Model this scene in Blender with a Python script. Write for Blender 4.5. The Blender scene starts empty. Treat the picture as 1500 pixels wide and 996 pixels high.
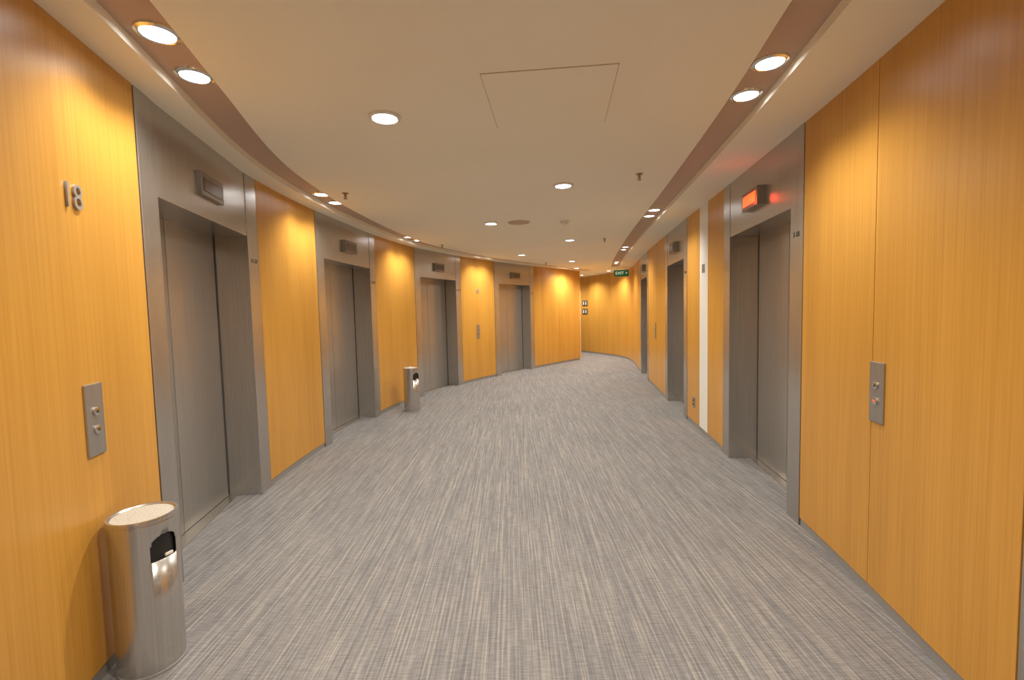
import bpy, bmesh, math
import numpy as np
from mathutils import Vector, Matrix

CEIL=2.755; SLAB=2.84; EYE=1.54
scene=bpy.context.scene
coll=scene.collection
scene.view_settings.view_transform='Standard'
scene.view_settings.look='None'

# ------------------------------------------------------------ materials
def mat(name, base=(.5,.5,.5), rough=.5, metal=0., emis=None, estr=0., spec=.5, coat=0.):
    m=bpy.data.materials.new(name); m.use_nodes=True
    b=m.node_tree.nodes["Principled BSDF"]
    b.inputs["Base Color"].default_value=(*base,1); b.inputs["Roughness"].default_value=rough
    b.inputs["Metallic"].default_value=metal; b.inputs["Specular IOR Level"].default_value=spec
    b.inputs["Coat Weight"].default_value=coat
    if emis: 
        b.inputs["Emission Color"].default_value=(*emis,1); b.inputs["Emission Strength"].default_value=estr
        m.cycles.emission_sampling='NONE'
    return m
def nd(m,t,**kw):
    n=m.node_tree.nodes.new(t)
    for k,v in kw.items(): setattr(n,k,v)
    return n
def lk(m,a,b): m.node_tree.links.new(a,b)
def bsdf(m): return m.node_tree.nodes["Principled BSDF"]
def ramp(m,fac,stops):
    r=nd(m,"ShaderNodeValToRGB"); e=r.color_ramp.elements
    while len(e)<len(stops): e.new(.5)
    for i,(p,c) in enumerate(stops): e[i].position=p; e[i].color=(*c,1)
    lk(m,fac,r.inputs[0]); return r.outputs[0]
def noise(m,scale,loc=(0,0,0),rot=(0,0,0),s=1.,detail=2.,rough=.5,tile=False):
    tc=nd(m,"ShaderNodeTexCoord"); mp=nd(m,"ShaderNodeMapping")
    mp.inputs["Location"].default_value=loc; mp.inputs["Rotation"].default_value=rot; mp.inputs["Scale"].default_value=scale
    lk(m,tc.outputs["Object"],mp.inputs[0]); out=mp.outputs[0]
    if tile:   # 0.5 m carpet tiles: each course continues the stripes with an offset
        sp=nd(m,"ShaderNodeSeparateXYZ"); lk(m,out,sp.inputs[0])
        f=nd(m,"ShaderNodeMath",operation='SNAP'); lk(m,sp.outputs[1],f.inputs[0]); f.inputs[1].default_value=.5*scale[1]
        g=nd(m,"ShaderNodeMath",operation='MULTIPLY_ADD'); lk(m,f.outputs[0],g.inputs[0]); g.inputs[1].default_value=.45/(.5*scale[1]); lk(m,sp.outputs[1],g.inputs[2])
        cb=nd(m,"ShaderNodeCombineXYZ"); lk(m,sp.outputs[0],cb.inputs[0]); lk(m,g.outputs[0],cb.inputs[1]); out=cb.outputs[0]
    n=nd(m,"ShaderNodeTexNoise"); n.inputs["Scale"].default_value=s; n.inputs["Detail"].default_value=detail; n.inputs["Roughness"].default_value=rough
    lk(m,out,n.inputs[0]); return n.outputs[0]
def mix(m,fac,a,b,mode='MIX'):
    x=nd(m,"ShaderNodeMix",data_type='RGBA',blend_type=mode)
    for s,v in ((0,fac),(6,a),(7,b)):
        if hasattr(v,"links"): lk(m,v,x.inputs[s])
        else: x.inputs[s].default_value=v if s==0 else (*v,1)
    return x.outputs[2]
def bump(m,h,strength,dist=.002):
    b=nd(m,"ShaderNodeBump"); b.inputs["Strength"].default_value=strength; b.inputs["Distance"].default_value=dist
    lk(m,h,b.inputs["Height"]); lk(m,b.outputs[0],bsdf(m).inputs["Normal"])

# wood veneer: fine straight vertical grain
M_wood=mat("wood_veneer",(.6,.27,.04),.34,spec=.5)
g1=noise(M_wood,(90,90,1.2),detail=4,rough=.6)
g2=noise(M_wood,(5,5,.3),loc=(3,1,0),detail=3)
c1=ramp(M_wood,g1,[(.3,(.55,.275,.044)),(.5,(.61,.31,.053)),(.72,(.655,.345,.066))])
c2=ramp(M_wood,g2,[(.35,(.92,.90,.86)),(.65,(1.03,1.03,1.03))])
lk(M_wood,mix(M_wood,1.,c1,c2,'MULTIPLY'),bsdf(M_wood).inputs["Base Color"])
# brushed steel
def steel(name,base,rough,scale=(160,160,1.5),metal=.6):
    m=mat(name,base,rough,metal)
    n=noise(m,scale,detail=2)
    c=ramp(m,n,[(.3,tuple(x*.91 for x in base)),(.7,tuple(min(1,x*1.08) for x in base))])
    lk(m,c,bsdf(m).inputs["Base Color"]); bump(m,n,.08,.001); return m
M_steel=steel("brushed_steel_frame",(.52,.505,.48),.27,metal=.86)
M_leaf=steel("brushed_steel_door",(.45,.435,.41),.31,metal=.74)
M_bin=steel("polished_brushed_steel",(.56,.545,.52),.27,metal=.9)
M_plate=steel("satin_steel_plate",(.44,.425,.40),.33,metal=.8)
M_bezel=mat("indicator_bezel",(.26,.23,.19),.35,.6)
M_dark=mat("shadow_gap_dark",(.03,.027,.022),.7)
M_black=mat("black_interior",(.012,.012,.012),.5)
M_base=mat("grey_skirting",(.27,.265,.255),.5)
M_ceil=mat("ceiling_paint",(.86,.78,.64),.75)
n=noise(M_ceil,(1,1,1),s=1.5,detail=3); lk(M_ceil,ramp(M_ceil,n,[(.3,(.925,.875,.73)),(.7,(.94,.895,.76))]),bsdf(M_ceil).inputs["Base Color"])
M_band=mat("ceiling_band_shade_tone",(.55,.40,.31),.7)  # shaded look of the recessed band put into its base colour
M_cream=mat("cream_wall_paint",(.80,.77,.70),.6)
M_white=mat("white_panel",(.82,.82,.78),.45)
M_lamp=mat("lamp_glow",(1,1,1),.3,emis=(.93,.97,1),estr=14)
M_trim=mat("lamp_trim_white",(.75,.72,.66),.3)
M_chrome=mat("chrome",(.75,.73,.7),.18,1.)
M_red=mat("red_indicator_glow",(.2,.01,.005),.3,emis=(1,.09,.015),estr=2.2)
M_reddim=mat("indicator_display_dark",(.13,.10,.07),.25)
M_sand=mat("ashtray_sand",(.62,.58,.50),.9)
n=noise(M_sand,(1,1,1),s=220,detail=2); lk(M_sand,ramp(M_sand,n,[(.35,(.38,.35,.29)),(.65,(.60,.57,.5))]),bsdf(M_sand).inputs["Base Color"]); bump(M_sand,n,.6,.003)
M_exit=mat("exit_sign_green",(.01,.12,.05),.4,emis=(.02,.25,.1),estr=.15)
M_exitt=mat("exit_sign_text",(.8,.9,.8),.4,emis=(.7,1,.8),estr=.5)
M_num=mat("number_metal",(.45,.44,.42),.4,.6)
M_text=mat("dark_print",(.05,.05,.045),.6)
M_brass=mat("sprinkler_brass",(.45,.32,.16),.35,.9)
# carpet
M_carpet=mat("striped_carpet",(.25,.24,.23),.95,spec=.1)
rz=(0,0,-.07)
s1=noise(M_carpet,(88,.22,1),rot=rz,detail=1,tile=True)
s2=noise(M_carpet,(75,5,1),loc=(5,2,0),rot=rz,detail=2)
x1=noise(M_carpet,(14,140,1),loc=(1,7,0),rot=rz,detail=1)
big=noise(M_carpet,(1.2,1.2,1),detail=2)
a=ramp(M_carpet,s1,[(.34,(.182,.180,.188)),(.52,(.228,.222,.224)),(.66,(.300,.287,.268))])
b=ramp(M_carpet,s2,[(.38,(.89,.89,.90)),(.62,(1.09,1.09,1.07))])
c=mix(M_carpet,1.,a,b,'MULTIPLY')
d=ramp(M_carpet,x1,[(.36,(.84,.84,.85)),(.62,(1.11,1.10,1.10))])
c=mix(M_carpet,.85,c,d,'MULTIPLY')
f=ramp(M_carpet,big,[(.3,(.95,.95,.96)),(.7,(1.05,1.05,1.04))])
c=mix(M_carpet,1.,c,f,'MULTIPLY')
lk(M_carpet,c,bsdf(M_carpet).inputs["Base Color"])

# ------------------------------------------------------------ wall paths
def catmull(pts,k=24):
    P=np.array(pts,float); P=np.vstack([2*P[0]-P[1],P,2*P[-1]-P[-2]]); out=[]
    for i in range(1,len(P)-2):
        p0,p1,p2,p3=P[i-1:i+3]
        for t in np.linspace(0,1,k,endpoint=False):
            out.append(.5*((2*p1)+(-p0+p2)*t+(2*p0-5*p1+4*p2-p3)*t*t+(-p0+3*p1-3*p2+p3)*t**3))
    out.append(P[-2]); return np.array(out)
class Path:
    def __init__(s,pts,side):
        s.p=catmull(pts); d=np.diff(s.p,axis=0); s.s=np.concatenate([[0],np.cumsum(np.hypot(d[:,0],d[:,1]))]); s.L=s.s[-1]; s.side=side
    def at(s,q,off=0.,):
        x=np.interp(q,s.s,s.p[:,0]); y=np.interp(q,s.s,s.p[:,1])
        e=.08; a=max(q-e,0); b=min(q+e,s.L)
        t=np.array([np.interp(b,s.s,s.p[:,0])-np.interp(a,s.s,s.p[:,0]),np.interp(b,s.s,s.p[:,1])-np.interp(a,s.s,s.p[:,1])]); t/=np.hypot(*t)
        n=np.array([t[1],-t[0]])*s.side
        return np.array([x,y])+n*off, t, n
    def sy(s,y):  # arc length at world y (first crossing)
        i=np.argmax(s.p[:,1]>=y) if (s.p[:,1]>=y).any() else len(s.p)-1
        if i==0: return 0.
        y0,y1=s.p[i-1,1],s.p[i,1]; return s.s[i-1]+(s.s[i]-s.s[i-1])*(y-y0)/(y1-y0)
L=Path([(-.45,-3),(-.95,-1.2),(-1.28,0),(-1.65,1.3),(-1.83,2.03),(-1.93,2.45),(-2.13,3.3),(-2.23,4.1),(-2.23,5.3),(-2.06,7.0),(-1.75,8.37),(-1.08,9.85),(-.36,11.0),(.85,12.65),(2.15,14.3)],1)
R=Path([(1.05,-3),(1.3,-1.2),(1.5,0),(1.71,1.5),(1.86,2.35),(1.98,3.1),(2.21,4.75),(2.4,6.25),(2.59,7.65),(2.88,9.6),(3.13,11.15),(3.5,13.3),(3.5,14.6),(3.0,16.0),(2.4,17.2),(1.3,18.6),(-.3,20)],-1)

def strip(bm,path,s0,s1,z0,z1,o0,o1,mi=0,step=.12,n=None):
    n=n or max(1,int(math.ceil((s1-s0)/step))); ring=[]
    for q in np.linspace(s0,s1,n+1):
        a,_,_=path.at(q,o0); b,_,_=path.at(q,o1)
        ring.append([bm.verts.new((*a,z0)),bm.verts.new((*b,z0)),bm.verts.new((*b,z1)),bm.verts.new((*a,z1))])
    fs=[]
    for i in range(n):
        A,B=ring[i],ring[i+1]
        for k in range(4):
            fs.append(bm.faces.new((A[k],A[(k+1)%4],B[(k+1)%4],B[k])))
    fs.append(bm.faces.new(ring[0])); fs.append(bm.faces.new(ring[-1][::-1]))
    for f_ in fs: f_.material_index=mi
def finish(bm,name,mats,parent=None,smooth=False,bevel=0):
    bmesh.ops.recalc_face_normals(bm,faces=bm.faces[:])
    me=bpy.data.meshes.new(name); bm.to_mesh(me); bm.free()
    for m in mats: me.materials.append(m)
    ob=bpy.data.objects.new(name,me); coll.objects.link(ob)
    if parent: ob.parent=parent
    if smooth:
        for p in me.polygons: p.use_smooth=True
        md=ob.modifiers.new("es","EDGE_SPLIT"); md.split_angle=math.radians(35)
    if bevel:
        md=ob.modifiers.new("bv","BEVEL"); md.width=bevel; md.segments=2; md.limit_method='ANGLE'
    return ob
def empty(name,loc=(0,0,0),rot=None):
    o=bpy.data.objects.new(name,None); o.empty_display_size=.1; coll.objects.link(o); o.location=loc
    if rot is not None: o.rotation_euler=rot
    return o
def box(bm,c,s,mi=0):
    r=bmesh.ops.create_cube(bm,size=1,matrix=Matrix.Translation(c)@Matrix.Diagonal((*s,1)))
    for v in r['verts']:
        for f_ in v.link_faces: f_.material_index=mi
def lathe(bm,prof,n=48,mi=0,c=(0,0,0)):
    rings=[]
    for r,z in prof:
        if r<1e-6: rings.append([bm.verts.new((c[0],c[1],c[2]+z))])
        else: rings.append([bm.verts.new((c[0]+r*math.cos(2*math.pi*k/n),c[1]+r*math.sin(2*math.pi*k/n),c[2]+z)) for k in range(n)])
    for A,B in zip(rings,rings[1:]):
        for k in range(n):
            k2=(k+1)%n
            vs=[A[k%len(A)],A[k2%len(A)],B[k2%len(B)],B[k%len(B)]]
            u=[]
            for v in vs:
                if v not in u: u.append(v)
            if len(u)>2: bm.faces.new(u).material_index=mi

# ------------------------------------------------------------ floor / ceiling
bm=bmesh.new(); box(bm,(.5,8.5,-.05),(9,24.5,.1)); finish(bm,"floor",[M_carpet])

lb0,lb1=.18,.42; rb0,rb1=.38,.62
sRe=R.sy(13.0)
bm=bmesh.new()
strip(bm,L,0,L.L,CEIL,SLAB,-.5,lb0,0)
strip(bm,R,0,sRe,CEIL,SLAB,-.5,rb0,0)
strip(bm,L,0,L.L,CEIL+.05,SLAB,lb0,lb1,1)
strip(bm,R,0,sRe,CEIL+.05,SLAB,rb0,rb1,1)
pts=[L.at(q,lb1)[0] for q in np.linspace(0,L.L,120)]
pts+= [np.array(L.at(L.L,0)[0]),np.array(L.at(L.L,-.1)[0]),np.array((-1.6,18.2)),np.array((-1.2,20.2))]
rp=[R.at(q,-.3)[0] for q in np.linspace(R.L,sRe,60)]+[R.at(q,rb1)[0] for q in np.linspace(sRe,0,120)]
pts+=rp
vs=[bm.verts.new((*p,CEIL)) for p in pts]; vt=[bm.verts.new((*p,SLAB)) for p in pts]
bm.faces.new(vs)
for i in range(len(vs)):
    j=(i+1)%len(vs); bm.faces.new((vs[i],vs[j],vt[j],vt[i]))
box(bm,(.5,8.5,SLAB+.05),(9,24.5,.1))
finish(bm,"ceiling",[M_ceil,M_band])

# ------------------------------------------------------------ walls
FW=.18   # steel face width each side of the lift opening
def doors_s(path,ys): return [(path.sy(a),path.sy(b)) for a,b in ys]
DL=doors_s(L,[(-.30,1.40),(2.43,4.10),(5.31,7.02),(8.38,9.86)])
s4=L.sy(10.95); DL.append((s4,s4+1.72))
DR=doors_s(R,[(-.2,1.5),(3.12,4.78),(6.25,7.75),(9.65,11.1)])

def build_wall(name,path,doors,extra,end,seams=()):
    bm=bmesh.new(); g=.006
    strip(bm,path,0,path.L,0,SLAB,-.52,-.40,2)
    cuts=[0]+[v for d in doors for v in d]+[end]
    for i in range(0,len(cuts),2):
        a,b=cuts[i],cuts[i+1]
        if b-a<.05: continue
        inner=[a]+sorted([q for q in seams if a<q<b]+[v for ex in extra for v in ex if a<v<b])+[b]
        for p,q in zip(inner,inner[1:]):
            mid=(p+q)/2; mi=4 if any(e0<mid<e1 for e0,e1 in extra) else 0
            gp=g*.6 if p==a else .0025; gq=g*.6 if q==b else .0025
            strip(bm,path,p+gp,q-gq,.058,CEIL+.02,-.03,0,mi)
        strip(bm,path,a,b,0,CEIL+.02,-.40,-.032,1)      # dark carcass behind the gaps
        strip(bm,path,a+g,b-g,0,.056,-.031,-.006,3)       # recessed skirting
    return finish(bm,name,[M_wood,M_dark,M_cream,M_base,M_white])
build_wall("wall_left",L,DL,[],L.L,seams=[L.sy(13.35)])
sR=lambda y:R.sy(y)
endseams=[R.sy(14.2)+k*1.15 for k in range(1,6)]
build_wall("wall_right",R,DR,[(sR(5.33),sR(5.66))],R.L,seams=[sR(2.35),sR(8.6),sR(13.0),sR(13.25)]+endseams)
bm=bmesh.new(); box(bm,(.3,-3.1,1.42),(2.6,.15,2.84)); finish(bm,"wall_back",[M_cream])
class Seg(Path):
    def __init__(s,a,b,side): s.p=np.array([a,b],float); s.L=float(np.hypot(*(s.p[1]-s.p[0]))); s.s=np.array([0,s.L]); s.side=side
bm=bmesh.new(); a=L.at(L.L,0)[0]; S=Seg(a,(-1.6,18.2),1)
strip(bm,S,0,S.L,0,SLAB,-.12,0,0,n=1); S=Seg((-1.7,18.1),(-1.3,20.3),1); strip(bm,S,0,S.L,0,SLAB,-.12,0,0,n=1)
finish(bm,"wall_far_return",[M_cream])
bm=bmesh.new()
p,t_,n_=L.at(L.L,-.05); p=p+t_*.01
bmesh.ops.create_cube(bm,size=1,matrix=Matrix.Translation((p[0],p[1],1.06))@Matrix.Rotation(math.atan2(t_[1],t_[0]),4,'Z')@Matrix.Diagonal((.05,.08,2.12,1)))
finish(bm,"trim_1",[M_cream])

# ------------------------------------------------------------ text helper
def text_mesh(name,body,size,ext,m,parent,loc,rot=(math.pi/2,0,0),bold=0.,sx=1.):
    cu=bpy.data.curves.new(name+"_c","FONT"); cu.body=body; cu.size=size; cu.extrude=ext; cu.offset=bold; cu.align_x='CENTER'; cu.align_y='CENTER'
    to=bpy.data.objects.new(name+"_c",cu); coll.objects.link(to)
    bpy.context.view_layer.update()
    dg=bpy.context.evaluated_depsgraph_get(); me=bpy.data.meshes.new_from_object(to.evaluated_get(dg))
    bpy.data.objects.remove(to); me.materials.clear(); me.materials.append(m)
    for v in me.vertices: v.co.x*=sx
    ob=bpy.data.objects.new(name,me); coll.objects.link(ob); ob.parent=parent; ob.location=loc; ob.rotation_euler=rot
    return ob
def mount(name,path,s,z,off=0.):
    """empty on the wall: local x along wall (left-to-right seen from room), local z up, local -y into room"""
    p,t,n=path.at(s,off)
    y=-n; x=np.array([y[1],-y[0]])
    o=empty(name); o.matrix_world=Matrix(((x[0],y[0],0,p[0]),(x[1],y[1],0,p[1]),(0,0,1,z),(0,0,0,1)))
    return o

# ------------------------------------------------------------ lift doors
HB=2.23; REC=.27
def lift(path,s0,s1,lit=False,label="15-27"):
    par=empty("elevator_door")
    g=.007; a,b=s0+g,s1-g
    bm=bmesh.new()
    strip(bm,path,a,a+FW,0,CEIL+.01,-.39,.004,0,n=1)
    strip(bm,path,b-FW,b,0,CEIL+.01,-.39,.004,0,n=1)
    finish(bm,"jambs",[M_steel],par,bevel=.003)
    bm=bmesh.new()
    strip(bm,path,a+FW+.004,b-FW-.004,HB,CEIL+.01,-.39,.0,0,n=1)
    finish(bm,"header",[M_steel],par,bevel=.003)
    bm=bmesh.new(); m=(a+b)/2
    strip(bm,path,a+FW,m-.003,.012,HB,-REC-.04,-REC,0,n=1)
    strip(bm,path,m+.003,b-FW-.016,.012,HB,-REC-.04,-REC,0,n=1)
    strip(bm,path,a+FW,b-FW,.0,HB,-REC-.10,-REC-.045,1,n=1)
    finish(bm,"door_leaves",[M_leaf,M_black],par)
    bm=bmesh.new(); strip(bm,path,a+FW,b-FW,0,.008,-REC-.04,-.20,0,n=1)
    finish(bm,"sill",[M_steel],par)
    ind=mount("indicator",path,m,2.45,0.012); ind.parent=par
    bm=bmesh.new(); box(bm,(0,-.012,0),(.34,.06,.155),0)
    box(bm,(0,-.044,-.002),(.28,.006,.09),1)
    finish(bm,"indicator_box",[M_bezel,M_red if lit else M_reddim],ind,bevel=.004)
    if lit:
        ld=bpy.data.lights.new("indicator_glow","POINT"); ld.energy=.6; ld.color=(1,.05,.02); ld.shadow_soft_size=.04
        lo=bpy.data.objects.new("indicator_glow",ld); coll.objects.link(lo); lo.parent=ind; lo.location=(0,-.09,0)
    sq=b-FW/2 if path.side==1 else a+FW/2
    lb=mount("label",path,sq,2.03,.0055); lb.parent=par
    text_mesh("label_text",label,.052,.001,M_text,lb,(0,0,0))
    return par
for i,(a,b) in enumerate(DL): lift(L,a,b,False,"15-27")
for i,(a,b) in enumerate(DR): lift(R,a,b,i==1,"7-18")

# ------------------------------------------------------------ wall fittings
def call_panel(path,s,z=1.12,lit=False):
    o=mount("call_button_panel",path,s,z)
    bm=bmesh.new(); box(bm,(0,-.004,0),(.115,.010,.31),0); finish(bm,"plate",[M_plate],o,bevel=.003)
    for zz,up in ((.035,1),(-.045,-1)):
        bm=bmesh.new(); lathe(bm,[(.0,.0),(.017,.0),(.019,.003),(.019,.006),(.014,.008),(0,.008)],24)
        bmesh.ops.rotate(bm,verts=bm.verts[:],matrix=Matrix.Rotation(math.pi/2,3,'X')); bmesh.ops.translate(bm,verts=bm.verts[:],vec=(0,-.009,zz))
        finish(bm,"button",[M_chrome],o,smooth=True)
        bm=bmesh.new(); y=-.0185
        v=[bm.verts.new(p) for p in ((-.008,y,zz-.006*up),(.008,y,zz-.006*up),(0,y,zz+.008*up))]; bm.faces.new(v)
        finish(bm,"arrow",[M_red if (lit and up<0) else M_text],o)
    return o
call_panel(L,L.sy(1.95)); call_panel(L,L.sy(10.4),lit=False)
call_panel(R,sR(2.30),z=1.09,lit=True); call_panel(R,sR(8.75))
def number(path,s,z):
    o=mount("floor_number_sign",path,s,z)
    text_mesh("digits","18",.15,.005,M_num,o,(0,-.005,0),bold=-.001,sx=.8)
number(L,L.sy(1.92),2.055); number(L,L.sy(10.4),2.03); number(R,sR(5.5),2.0)
o=mount("wall_socket",R,sR(5.9),.32)
bm=bmesh.new(); box(bm,(0,-.005,0),(.09,.012,.14),0); box(bm,(0,-.012,.02),(.045,.004,.03),1); box(bm,(0,-.012,-.03),(.045,.004,.03),1)
finish(bm,"plate",[M_plate,M_black],o,bevel=.002)
sE=min(np.linspace(R.sy(15),R.L,400),key=lambda q:abs(R.at(q)[0][0]/R.at(q)[0][1]-(858-750)/670))
for z in (1.80,1.50):
    o=mount("restroom_sign",R,sE,z)
    bm=bmesh.new(); box(bm,(0,-.006,0),(.30,.014,.20),0); 
    for dx in (-.07,.07):
        box(bm,(dx,-.015,-.015),(.05,.004,.09),1); box(bm,(dx,-.015,.055),(.032,.004,.032),1)
    finish(bm,"sign_board",[M_text,M_white],o)
o=empty("exit_sign",(3.2,13.3,CEIL)); 
bm=bmesh.new(); box(bm,(0,0,-.17),(.42,.04,.18),0); box(bm,(-.12,0,-.04),(.012,.012,.08),1); box(bm,(.12,0,-.04),(.012,.012,.08),1)
finish(bm,"sign_body",[M_exit,M_chrome],o)
text_mesh("sign_text","EXIT >",.12,.001,M_exitt,o,(0,-.022,-.17))

# ------------------------------------------------------------ ceiling fittings
def spot(o,z,energy,ang,blend,col,name="lamp"):
    ld=bpy.data.lights.new(name,"SPOT"); ld.energy=energy; ld.spot_size=math.radians(ang); ld.spot_blend=blend; ld.color=col; ld.shadow_soft_size=.045
    lo=bpy.data.objects.new(name,ld); coll.objects.link(lo); lo.parent=o; lo.location=(0,0,z)
WARM=(1,.93,.82)
PW=42; PC=118
def downlight(x,y,z,r=.085,energy=PW,ang=125,blend=.7,ring=M_trim):
    o=empty("recessed_downlight",(x,y,z))
    bm=bmesh.new(); lathe(bm,[(r*.72,-.0),(r*.74,-.012),(r*.80,-.016),(r*.97,-.010),(r,-.0)],40); finish(bm,"trim_ring",[ring],o,smooth=True)
    bm=bmesh.new(); lathe(bm,[(0,-.011),(r*.4,-.010),(r*.73,-.004),(r*.73,0)],32); finish(bm,"lamp_lens",[M_lamp],o,smooth=True)
    spot(o,-.035,energy,ang,blend,WARM)
for x,y in [(.03,1.08),(-.75,2.89),(.53,4.51),(-.25,6.32),(1.03,7.93),(.25,9.83),(1.51,11.27),(1.9,13.2),(.0,-1.2)]:
    downlight(x,y,CEIL,.10,PC,168,.9)
def pair(path,s,off,k=1.):
    for d in (-.185,.185):
        p,_,_=path.at(s+d,off); downlight(p[0],p[1],CEIL+.05,.09,PW*k,132,.9,M_chrome)
for y in (-.9,2.2,5.0,7.8): pair(L,L.sy(y),.31)
pair(L,L.sy(10.42),.31); pair(L,L.sy(13.3),.31,.5)
for y in (-.9,2.55,6.05,9.45,12.3): pair(R,R.sy(y),.50)
for q,off in ((R.sy(14.3),.5),(R.sy(14.5)+1.6,.6),(R.sy(14.5)+3.2,.6)):
    p,_,_=R.at(q,off); downlight(p[0],p[1],CEIL,.09,PW*3.1,150,.9)

def sprinkler(x,y):
    o=empty("fire_sprinkler",(x,y,CEIL)); bm=bmesh.new()
    lathe(bm,[(0,0),(.032,0),(.03,-.006),(.012,-.009),(.011,-.03),(.006,-.032),(.006,-.05),(.004,-.052),(.018,-.054),(.018,-.057),(0,-.057)],20)
    box(bm,(.013,0,-.04),(.003,.004,.03)); box(bm,(-.013,0,-.04),(.003,.004,.03))
    finish(bm,"sprinkler_head",[M_brass],o,smooth=True)
for x,y in ((-1.62,4.62),(1.18,4.2),(1.62,7.9),(-1.2,8.2),(.9,11.6)): sprinkler(x,y)
o=empty("ceiling_speaker",(.13,6.3,CEIL)); bm=bmesh.new(); lathe(bm,[(0,-.006),(.12,-.006),(.125,-.010),(.145,-.008),(.15,0)],40); finish(bm,"grille",[M_band],o,smooth=True)
o=empty("smoke_detector",(.75,6.3,CEIL)); bm=bmesh.new(); lathe(bm,[(0,-.045),(.03,-.045),(.05,-.03),(.052,-.012),(.06,-.01),(.062,0)],32); finish(bm,"housing",[M_trim],o,smooth=True)
o=empty("ceiling_access_panel",(.25,2.72,CEIL),(0,0,-.10)); bm=bmesh.new()
box(bm,(0,0,-.0005),(.70,.70,.003),1); box(bm,(0,0,-.002),(.692,.692,.004),0); finish(bm,"hatch",[M_ceil,M_band],o)

# ------------------------------------------------------------ litter / ash bins
def bin_(x,y,face):
    o=empty("trash_can",(x,y,0),(0,0,face)); r=.125; h=.68
    bm=bmesh.new(); n=120
    zs=[0,.015,.02,.30,.50,.508,.516,.53,.545,.56,.57,.58,.59,.596,.60,.605,.61,.66,.68]
    rs=[r*1.0]*len(zs); rs[0]=r*.98
    rows=[[bm.verts.new((rr*math.cos(2*math.pi*k/n),rr*math.sin(2*math.pi*k/n),z)) for k in range(n)] for rr,z in zip(rs,zs)]
    half=.056
    def inside(k,i):
        a=2*math.pi*(k+.5)/n; a=(a+math.pi)%(2*math.pi)-math.pi; z=(zs[i]+zs[i+1])/2
        t=abs(a)*r
        if not(.50<z<.61): return False
        w=half if z<.56 else half*math.sqrt(max(0,1-((z-.56)/.052)**2))
        return t<w
    for i in range(len(zs)-1):
        for k in range(n):
            if inside(k,i): continue
            bm.faces.new((rows[i][k],rows[i][(k+1)%n],rows[i+1][(k+1)%n],rows[i+1][k]))
    ob=finish(bm,"shell",[M_bin],o,smooth=True); sd=ob.modifiers.new("so","SOLIDIFY"); sd.thickness=.004; sd.offset=-1
    bm=bmesh.new(); lathe(bm,[(0,.01),(r*.90,.01),(r*.90,.67),(r*.88,.67)],48); 
    ob=finish(bm,"liner",[M_black],o,smooth=True)
    bm=bmesh.new(); box(bm,(r*.91,.02,.508),(.010,.035,.014)); 
    finish(bm,"bag_edge",[M_cream],o,bevel=.004)
    bm=bmesh.new(); lathe(bm,[(r*.90,.670),(r*.90,.682),(r*.95,.688),(r*1.02,.688),(r*1.03,.682),(r*1.03,.670),(r*1.0,.667)],72); finish(bm,"rim",[M_bin],o,smooth=True)
    bm=bmesh.new(); lathe(bm,[(0,.682),(r*.5,.683),(r*.91,.680)],48); finish(bm,"ashtray",[M_sand],o,smooth=True)
    bm=bmesh.new(); lathe(bm,[(r*.97,0),(r*1.02,0),(r*1.02,.010),(r*.99,.012)],64); finish(bm,"foot_ring",[M_base],o,smooth=True)
bin_(-1.66,1.985,-.28); bin_(-1.63,7.30,-.7)

# ------------------------------------------------------------ world + camera
w=bpy.data.worlds.new("world"); scene.world=w; w.use_nodes=True
w.node_tree.nodes["Background"].inputs[0].default_value=(.9,.8,.65,1); w.node_tree.nodes["Background"].inputs[1].default_value=.05
t,r=.061,.0232
F=Vector((0,math.cos(t),-math.sin(t))); U0=Vector((0,math.sin(t),math.cos(t))); R0=Vector((1,0,0))
Rv=math.cos(r)*R0-math.sin(r)*U0; Uv=math.sin(r)*R0+math.cos(r)*U0
cd=bpy.data.cameras.new("camera"); cd.sensor_width=36; cd.lens=670/1500*36; cd.clip_start=.05
co=bpy.data.objects.new("camera",cd); coll.objects.link(co)
co.matrix_world=Matrix(((Rv.x,Uv.x,-F.x,0),(Rv.y,Uv.y,-F.y,0),(Rv.z,Uv.z,-F.z,EYE),(0,0,0,1)))
scene.camera=co
